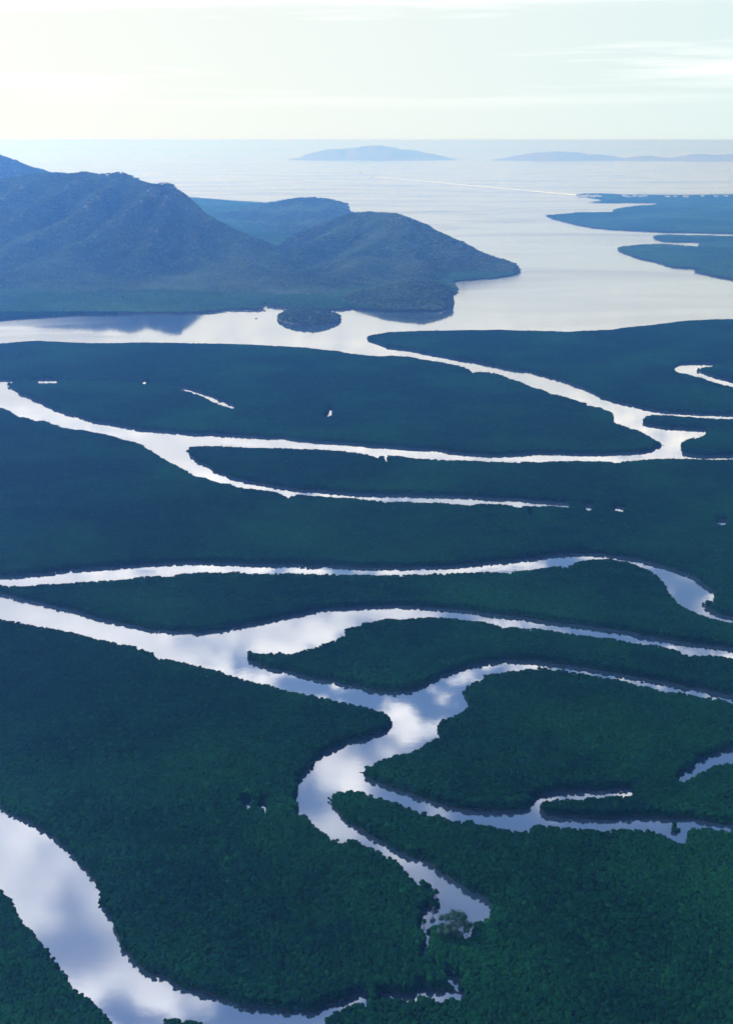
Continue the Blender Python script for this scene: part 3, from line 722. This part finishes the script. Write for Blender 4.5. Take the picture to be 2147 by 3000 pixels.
def trunk_mesh(name, seed=0, top=5.5, r0=0.28):
    rs = random.Random(seed); m = MB()
    lx, ly = rs.uniform(-.5, .5), rs.uniform(-.5, .5)
    m.tube([(0, 0, 0.1), (lx * .4, ly * .4, top * .4), (lx, ly, top)], [r0, r0 * .75, r0 * .4])
    for k in range(4):
        a_ = k * 1.57 + rs.uniform(-.5, .5); d = rs.uniform(1.2, 2.2)
        m.tube([(lx * .5, ly * .5, top * .5), (d * .6 * math.cos(a_), d * .6 * math.sin(a_), top * .8), (d * math.cos(a_), d * math.sin(a_), top + .6)], [r0 * .5, r0 * .35, r0 * .2], 4)
    for k in range(5):   # prop roots
        a_ = k * 1.256 + rs.uniform(-.3, .3); d = rs.uniform(1.0, 1.6)
        m.tube([(0, 0, top * .28), (d * .6 * math.cos(a_), d * .6 * math.sin(a_), top * .2), (d * math.cos(a_), d * math.sin(a_), -.3)], [r0 * .3, r0 * .28, r0 * .22], 4)
    me = bpy.data.meshes.new(name); me.from_pydata(m.v, [], m.f); me.materials.append(M_BARK); me.update()
    return me
CROWNS = [crown_mesh('crown', M_MANG, seed=s, lobes=5 + s % 3) for s in range(5)]
TRUNKS = [trunk_mesh('trunk', seed=s) for s in range(3)]
HCROWNS = [crown_mesh('hill_crown', M_HILL, rad=5.2, base=2.5, top=10.0, lobes=6 + s % 2, leaves=80, seed=40 + s) for s in range(3)]

# ------------------------------------------------------------------ scatter
def in_frame(x, y, z, mx=480, my=300):
    u, v = project(x, y, z)
    return (u > -mx) & (u < 2147 + mx) & (v < 3000 + my)
def jitter_grid(x0, x1, y0, y1, s):
    X, Y = np.meshgrid(np.arange(x0, x1, s), np.arange(y0, y1, s * 0.9))
    X = X + (np.arange(X.shape[0]) % 2)[:, None] * s * 0.5
    X = X + rng.uniform(-.36, .36, X.shape) * s; Y = Y + rng.uniform(-.36, .36, Y.shape) * s
    return X.ravel(), Y.ravel()
mang = []   # x, y, z, scale
hills = []
for (y0, y1, s, sc) in ((390, 1250, 3.2, 1.0), (1250, 2100, 3.8, 1.15), (2100, 3680, 5.4, 1.6)):
    hw = min(1890, y1 * 0.42 + 120)
    X, Y = jitter_grid(-hw, hw, y0, y1, s)
    k = near_mask.at(X, Y) & in_frame(X, Y, 0)
    X, Y = X[k], Y[k]
    mang.append(np.stack([X, Y, np.zeros_like(X) + 0.1, sc * rng.uniform(0.72, 1.3, X.shape) * np.where(rng.uniform(0, 1, X.shape) < 0.05, 1.5, 1.0),
                          0.80 + 0.24 * fbm(X / 90, Y / 90, 3, 55) + rng.uniform(-.06, .06, X.shape)], 1))
for (y0, y1, s, sc) in ((3680, 6000, 8.5, 2.1), (6000, 9000, 14.0, 3.5), (9000, 13400, 22.0, 5.5)):
    hw = y1 * 0.42
    X, Y = jitter_grid(-hw, hw, y0, y1, s)
    k = far_mask.at(X, Y) & in_frame(X, Y, 0)
    X, Y = X[k], Y[k]
    Z = terrain(X, Y, NEARH)
    k = Z < 3
    X, Y = X[k], Y[k]
    mang.append(np.stack([X, Y, np.zeros_like(X), sc * rng.uniform(0.8, 1.2, X.shape), rng.uniform(0.85, 1.15, X.shape)], 1))
for (y0, y1, s, sc) in ((3400, 4700, 7.6, 1.0), (4700, 6600, 9.0, 1.15), (6600, 9600, 17.0, 2.1)):
    hw = y1 * 0.42
    X, Y = jitter_grid(-hw, hw, y0, y1, s)
    Z = terrain(X, Y, NEARH)
    ok = far_mask.at(X, Y) | ((np.abs(X + 140) < 190) & (np.abs(Y - 3565) < 160))
    k = (Z >= 1.0) & in_frame(X, Y, Z) & ok
    X, Y, Z = X[k], Y[k], Z[k]
    # leave out the far side of the slopes
    Zb = terrain(X, Y - 60, NEARH); Zc = terrain(X, Y - 30, NEARH)
    slope_sight = (Z - CAM_H) / Y
    k = ((Zb - Z) / 60.0 < 0.25 + 0 * Z)
    k &= ~((rockiness(X, Y) > 0.35) & (rng.uniform(0, 1, X.shape) < 0.5))
    X, Y, Z = X[k], Y[k], Z[k]
    w_ = sc * rng.uniform(0.7, 1.25, X.shape)
    cv = convexity(X, Y)
    kk_ = rng.uniform(0, 1, X.shape) > np.clip(cv / 6.0, 0, 1) * 0.55
    hills.append(np.stack([X, Y, Z - 1.0, w_, w_ * 0.9], 1)[kk_])
# low outer foliage where the canopy ends at the water
inner = near_mask.m.copy()
for _ in range(3):
    f = inner.copy(); f[1:] &= inner[:-1]; f[:-1] &= inner[1:]; f[:, 1:] &= inner[:, :-1]; f[:, :-1] &= inner[:, 1:]; inner = f
skirt = []
for P in mang[:3]:
    e_ = ~near_mask.at(P[:, 0], P[:, 1], inner)
    for dz in (-2.2, -4.4):
        Q = P[e_].copy(); Q[:, 2] += dz; Q[:, 3] *= 1.05
        Q[:, :2] += rng.uniform(-0.8, 0.8, (len(Q), 2)); skirt.append(Q)
X, Y = jitter_grid(-1500, 1500, 390, 3300, 2.3)
k = near_mask.at(X, Y, near_mask.raw) & ~near_mask.at(X, Y, inner) & in_frame(X, Y, 0)
X, Y = X[k], Y[k]
skirt.append(np.stack([X, Y, rng.uniform(-5.6, -4.6, X.shape), rng.uniform(0.6, 0.95, X.shape), np.ones(X.shape)], 1))
skirt = np.concatenate(skirt)
mang = np.concatenate(mang); hills = np.concatenate(hills)

# sparse trees around the half hidden pool at the lower right, and gaps near ponds
hs_xy = None
isfar = mang[:, 1] > 3690
coast = mang[isfar]; mang = mang[~isfar]
# nearest trees in view become individuals
u, v = project(mang[:, 0], mang[:, 1], mang[:, 2] + 6)
vis = (u > 4) & (u < 2143) & (v < 2996)
slant = np.sqrt(mang[:, 0] ** 2 + mang[:, 1] ** 2 + CAM_H ** 2) / mang[:, 3]
slant[~vis] = 1e9
N_IND = 288
order = np.argsort(slant)[:N_IND]
ind = mang[order]; ind_uv = np.stack([u[order], v[order]], 1)
keep = np.ones(len(mang), bool); keep[order] = False
mang = np.concatenate([mang[keep], skirt])

def scatter(name, P, src, label, cat):
    me = bpy.data.meshes.new(name)
    me.vertices.add(len(P)); me.vertices.foreach_set('co', P[:, :3].astype(np.float32).ravel())
    at = me.attributes.new('size', 'FLOAT_VECTOR', 'POINT'); at.data.foreach_set('vector', P[:, [3, 3, 4]].astype(np.float32).ravel())
    at = me.attributes.new('turn', 'FLOAT_VECTOR', 'POINT')
    rot = np.zeros((len(P), 3), np.float32); rot[:, 2] = rng.uniform(0, 6.283, len(P)); rot[:, :2] = rng.uniform(-.12, .12, (len(P), 2))
    at.data.foreach_set('vector', rot.ravel())
    at = me.attributes.new('pick', 'INT', 'POINT'); at.data.foreach_set('value', rng.integers(0, len(src), len(P)).astype(np.int32))
    me.update()
    o = bpy.data.objects.new(name, me); COL.objects.link(o)
    ng = bpy.data.node_groups.new(name + '_nodes', 'GeometryNodeTree')
    ng.interface.new_socket('Geometry', in_out='INPUT', socket_type='NodeSocketGeometry')
    ng.interface.new_socket('Geometry', in_out='OUTPUT', socket_type='NodeSocketGeometry')
    gi = ng.nodes.new('NodeGroupInput'); go = ng.nodes.new('NodeGroupOutput')
    iop = ng.nodes.new('GeometryNodeInstanceOnPoints')
    jn = ng.nodes.new('GeometryNodeJoinGeometry')
    for s_ in src:
        oi = ng.nodes.new('GeometryNodeObjectInfo'); oi.inputs['Object'].default_value = s_
        oi.inputs['As Instance'].default_value = True
        ng.links.new(oi.outputs['Geometry'], jn.inputs[0])
    def attr(nm, ty):
        n = ng.nodes.new('GeometryNodeInputNamedAttribute'); n.data_type = ty; n.inputs['Name'].default_value = nm
        return n.outputs['Attribute']
    ng.links.new(gi.outputs[0], iop.inputs['Points'])
    ng.links.new(jn.outputs[0], iop.inputs['Instance'])
    iop.inputs['Pick Instance'].default_value = True
    ng.links.new(attr('pick', 'INT'), iop.inputs['Instance Index'])
    ng.links.new(attr('turn', 'FLOAT_VECTOR'), iop.inputs['Rotation'])
    ng.links.new(attr('size', 'FLOAT_VECTOR'), iop.inputs['Scale'])
    ng.links.new(iop.outputs[0], go.inputs[0])
    md = o.modifiers.new('scatter', 'NODES'); md.node_group = ng
    props(o, label, cat, kind='stuff')
    return o

# ------------------------------------------------------------------ individual mangrove trees
first_crown = {}
def place_tree(x, y, z, sc, label, group, i, name='mangrove_tree', cmesh=None, tmesh=None, sz=None):
    e_ = empty(name, (x, y, z), random.uniform(0, 6.28), sc)
    if sz: e_.scale = (sc, sc, sz)
    props(e_, label, 'tree', group)
    c = bpy.data.objects.new('crown', cmesh or CROWNS[i % 5]); COL.objects.link(c); c.parent = e_
    t = bpy.data.objects.new('trunk', tmesh or TRUNKS[i % 3]); COL.objects.link(t); t.parent = e_
    return e_, c
for i, (p, q) in enumerate(zip(ind, ind_uv)):
    if q[0] < 360:
        lab = 'dark green mangrove in dense canopy on the lower left corner bank of the wide river'
        grp = 'mangroves in the lower left corner'
    elif q[0] < 960:
        lab = 'dark green mangrove beside the wide river where it leaves the bottom edge'
        grp = 'mangroves at the bottom edge beside the river mouth'
    elif q[0] < 1500:
        lab = 'dark green mangrove in closed canopy below the thin winding creek at the bottom edge'
        grp = 'mangroves below the thin creek'
    else:
        lab = 'very dark mangrove in closed canopy in the lower right corner'
        grp = 'mangroves in the lower right corner'
    e_, c = place_tree(p[0], p[1], p[2], p[3], lab, grp, i, sz=p[4])
    if i < 5: first_crown[i] = c

# source crowns for the wide forest: standalone meshes read by the scatter (never linked, never seen on their own)
def src(meshes, nm):
    out = []
    for me in meshes:
        out.append(bpy.data.objects.new(nm, me))
    return out
scatter('mangrove_forest', mang, src(CROWNS, 'forest_crown'), 'unbroken dark green mangrove canopy covering the river flats', 'forest')
hs = [(612, 436), (630, 431), (648, 436), (662, 430), (682, 434), (700, 438), (716, 432), (740, 436), (905, 434), (935, 438), (972, 434), (1010, 437), (1042, 433), (1190, 438), (1240, 436), (1310, 439), (1420, 434), (1510, 436), (1575, 435)]
for a_, b_ in hs:                       # clearings round the houses
    x, y = on_plane(*full('A3', a_, b_), 12)
    coast = coast[~((np.abs(coast[:, 0] - x) < 45) & (coast[:, 1] > y - 160) & (coast[:, 1] < y + 40))]
CCROWNS = [crown_mesh('coast_crown', M_COAST, seed=80 + s, lobes=5) for s in range(3)]
scatter('coastal_forest', coast, src(CCROWNS, 'coastal_crown'), 'lighter green coastal mangrove flats beyond the wide channel and at the foot of the mountain', 'forest')
scatter('hill_forest', hills, src(HCROWNS, 'woodland_crown'), 'bluish eucalypt woodland covering the mountain and headland slopes', 'forest')

# open-crowned tree standing in the creek, and the few that lean out over it
def open_crown(seed, rad, top, lobes, lr):
    rs = random.Random(seed); m = MB(); tr = MB()
    tr.tube([(0, 0, -.2), (.3, .2, top * .4), (.2, .5, top * .72)], [.45, .34, .2], 7)
    for i in range(lobes):
        a_ = 2.399 * i; rr = rad * math.sqrt((i + .5) / lobes)
        zz = top * (1.0 - 0.35 * (rr / rad) ** 1.5) - rs.uniform(0, top * .22)
        c = Vector((rr * math.cos(a_), rr * math.sin(a_), zz)); r = lr * rs.uniform(.75, 1.2)
        tr.tube([(.25, .3, top * .5), (c.x * .5, c.y * .5, zz * .75), (c.x, c.y, zz)], [.14, .09, .05], 4)
        nzz = np.array([rs.uniform(.7, 1.25) for _ in ICO1[0]])[:, None]
        m.add(ICO1[0] * nzz * np.array([r * .72, r * .72, r * .5]) + np.array(c), ICO1[1])
        for k in range(95):
            d = Vector((rs.gauss(0, 1), rs.gauss(0, 1), rs.gauss(0, .8))).normalized()
            p = c + d * r * rs.uniform(.6, 1.15)
            t1 = d.orthogonal().normalized(); t2 = d.cross(t1); s_ = rs.uniform(.25, .5)
            m.add([p - t1 * s_, p + t2 * s_ * .7, p + t1 * s_, p - t2 * s_ * .7], [(0, 1, 2, 3)])
    cm = bpy.data.meshes.new('crown'); cm.from_pydata(m.v, [], m.f); cm.materials.append(M_OPEN); cm.update()
    tm = bpy.data.meshes.new('trunk'); tm.from_pydata(tr.v, [], tr.f); tm.materials.append(M_TWIG); tm.update()
    return cm, tm
cm, tm = open_crown(3, 9.0, 15.0, 22, 2.7)
x, y = on_plane(*full('E2', 1425, 520), 6.0)
place_tree(x, y, 0.1, 1.35, 'tall open-crowned grey-green tree standing alone against the water at the creek bend', None, 0, 'creek_tree', cm, tm)
for (px_, py_, sc, lab) in ((1296, 275, 1.3, 'round dark mangrove leaning out furthest into the creek above the open-crowned tree'),
                            (1280, 345, 1.15, 'second dark mangrove jutting into the creek just below the furthest one'),
                            (1222, 455, 1.0, 'small lone mangrove standing off the bank left of the open-crowned tree'),
                            (1215, 225, 1.5, 'bulky mangrove at the head of the jutting bank above the creek')):
    x, y = on_plane(*full('E2', px_, py_), 6.0)
    place_tree(x, y, 0.1, sc, lab, None, int(sc * 10), 'mangrove_tree')
# trees that stand clear on the headland ridge
for k, (px_, py_, Y, lab) in enumerate(((1415, 758, 5150, 'tall thin-crowned tree standing clear on the headland ridge'),
                                        (1488, 782, 5095, 'lower clear-standing tree further down the headland ridge'))):
    x, y, z = at_dist(*full('A2', px_, py_), Y)
    zt = float(terrain(np.array([x]), np.array([y]), NEARH)[0])
    place_tree(x, y, zt, 1.35, lab, None, k, 'ridge_tree', cm, tm)

# ------------------------------------------------------------------ jetty, town, boats, rocks
def line_frame(p0, p1):
    d = Vector((p1[0] - p0[0], p1[1] - p0[1], 0)); ln = d.length; d.normalize(); s_ = Vector((-d.y, d.x, 0))
    def xf(a_, b_, c_): q = Vector((p0[0], p0[1], 0)) + d * a_ + s_ * b_; return (q.x, q.y, c_)
    return xf, ln
p0 = on_plane(*full('A3', 590, 433), 9); p1 = on_plane(*full('A2', 890, 312), 9)
xf, ln = line_frame(p0, p1)
jt = empty('jetty', (p0[0], p0[1], 0)); props(jt, 'very long thin pale jetty running out to sea', 'jetty')
def local(mb, o):
    mb.v = [(a_[0] - o[0], a_[1] - o[1], a_[2]) for a_ in mb.v]; return mb
m = MB(); m.box(0, ln, -8, 8, 7.5, 10.8, xf); local(m, p0).build('deck', M_CONC, jt)
m = MB(); m.box(0, ln, -3.4, 3.4, 10.81, 14.6, xf); local(m, p0).build('conveyor', M_WHITE, jt)
m = MB()
nb = int(ln / 60)
for k in range(nb):
    a_ = k * ln / nb
    for b_ in (-4, 4): m.box(a_, a_ + 1.2, b_ - .35, b_ + .35, -1, 7.48, xf)
props(local(m, p0).build('pile', M_CONC, jt), kind='stuff')
m = MB(); m.box(ln - 40, ln + 260, -22, 22, 8.9, 11, xf); local(m, p0).build('wharf', M_CONC, jt)
m = MB(); m.box(ln + 90, ln + 110, -14, 14, 11.01, 42, xf); m.box(ln + 92, ln + 108, -60, 40, 36, 41, xf); local(m, p0).build('ship_loader', M_WHITE, jt)
xf2, ln2 = line_frame(on_plane(*full('A3', 488, 412)), on_plane(*full('A3', 600, 428)))
m = MB(); m.box(0, ln2, -7, 7, -1, 2.2, xf2); m.build('sand_spit', M_SAND)
props(bpy.data.objects['sand_spit'], 'thin pale spit beside the foot of the jetty', kind='structure')
for k, (a0, b0, a1, b1) in enumerate(((590, 442, 690, 448), (640, 484, 760, 479), (900, 486, 1120, 487), (1180, 430, 1330, 432), (720, 547, 840, 544))):
    xf3, ln3 = line_frame(on_plane(*full('A3', a0, b0)), on_plane(*full('A3', a1, b1)))
    m = MB(); m.box(0, ln3, -16, 16, -1, 1.1, xf3)
    props(m.build('beach', M_SAND), 'pale strip of sand on the far coast', kind='structure')

def house(w, d, h):
    m = MB(); m.box(-w / 2, w / 2, -d / 2, d / 2, 0, h)
    m2 = MB(); e_ = .8
    m2.add([(-w/2-e_, -d/2-e_, h+.02), (w/2+e_, -d/2-e_, h+.02), (w/2+e_, d/2+e_, h+.02), (-w/2-e_, d/2+e_, h+.02), (-w/2-e_, 0, h+3), (w/2+e_, 0, h+3)],
           [(0, 1, 5, 4), (2, 3, 4, 5), (1, 2, 5), (3, 0, 4), (3, 2, 1, 0)])
    return m, m2
wall_m, roof_m = house(26, 14, 6)
hw_me = hr_me = None
for k, (a_, b_) in enumerate(hs):
    x, y = on_plane(*full('A3', a_, b_), 12)
    e_ = empty('house', (x, y, 0.4), random.uniform(-.5, .5), random.uniform(1.3, 2.0))
    if k < 8:
        props(e_, 'tiny white building in the cluster at the foot of the long jetty', 'house', 'white buildings at the foot of the jetty')
    else:
        props(e_, 'tiny white building strung along the far tree-lined coast right of the jetty', 'house', 'white buildings along the far coast')
    if hw_me is None:
        o1 = wall_m.build('wall', M_WHITE, e_); o2 = roof_m.build('roof', M_ROOF, e_); hw_me, hr_me = o1.data, o2.data
    else:
        for nm, me in (('wall', hw_me), ('roof', hr_me)):
            o = bpy.data.objects.new(nm, me); COL.objects.link(o); o.parent = e_
    # a clearing in the forest is not needed: the houses stand on raised ground at the tree line

def boat(loc, ln_, mat, label, rz):
    e_ = empty('boat', loc, rz); props(e_, label, 'boat')
    w = ln_ * .17; m = MB(); sec = []
    for t, ws, zk in ((-.5, .8, .0), (-.2, 1, -.1), (.2, .9, -.1), (.42, .4, .05), (.5, .04, .2)):
        sec.append([(t * ln_, -w * ws, ln_ * .14), (t * ln_, -w * ws * .6, zk * ln_ * .2 - .2), (t * ln_, w * ws * .6, zk * ln_ * .2 - .2), (t * ln_, w * ws, ln_ * .14)])
    v = [p for s_ in sec for p in s_]
    f = [(i * 4 + j, i * 4 + j + 1, i * 4 + j + 5, i * 4 + j + 4) for i in range(4) for j in range(3)] + [(0, 1, 2, 3)[::-1], (16, 17, 18, 19)] + [(i * 4 + 3, i * 4, i * 4 + 4, i * 4 + 7) for i in range(4)]
    m.add(v, f); m.build('hull', mat, e_)
    m = MB(); m.box(-ln_ * .25, ln_ * .08, -w * .6, w * .6, ln_ * .142, ln_ * .3); m.box(-ln_ * .28, ln_ * .12, -w * .7, w * .7, ln_ * .302, ln_ * .32)
    m.build('cabin', M_WHITE, e_)
    return e_
x, y = on_plane(*full('A2', 115, 1248)); boat((x, y, 0.1), 8.0, M_DARK, 'tiny dark boat on the channel left of the round islet', 0.2)
x, y = on_plane(*full('A2', 808, 290)); boat((x, y, 0.1), 70.0, M_WHITE, 'small pale ship out at sea just left of the jetty end', -0.3)
for k, (a_, b_, s_, lab) in enumerate(((1335, 1211, 5, 'larger dark rock in the water off the foot of the knoll'), (1356, 1203, 3.5, 'smaller dark rock right of the larger one off the knoll'), (1432, 1083, 4, 'dark rock close in under the headland shore above the knoll'))):
    x, y = on_plane(*full('A2', a_, b_))
    rs = random.Random(k); nzz = np.array([rs.uniform(.7, 1.2) for _ in ICO2[0]])[:, None]
    o = mesh_obj('rock', ICO2[0] * nzz * np.array([s_, s_ * .8, s_ * .6]), ICO2[1], M_ROCK); o.location = (x, y, 0.2)
    props(o, lab, 'rock')

# ------------------------------------------------------------------ air
hz = MB(); hz.box(-59000, 59000, -2400, 87500, -8.0, 556.0)
hm = bpy.data.materials.new('air'); hm.use_nodes = True
t = hm.node_tree; t.nodes.clear()
pv = N(t, 'ShaderNodeVolumePrincipled')
pv.inputs['Density'].default_value = 1.08e-4
pv.inputs['Color'].default_value = (0.11, 0.33, 1.0, 1)
pv.inputs['Absorption Color'].default_value = (0.91, 0.93, 1, 1)
pv.inputs['Anisotropy'].default_value = 0.6
mo = N(t, 'ShaderNodeOutputMaterial'); L(t, pv.outputs[0], mo.inputs['Volume'])
props(hz.build('haze', hm), 'blue haze in the air over the whole landscape', kind='stuff')
print('mangroves', len(mang), 'hill trees', len(hills), 'comps', len(comps))
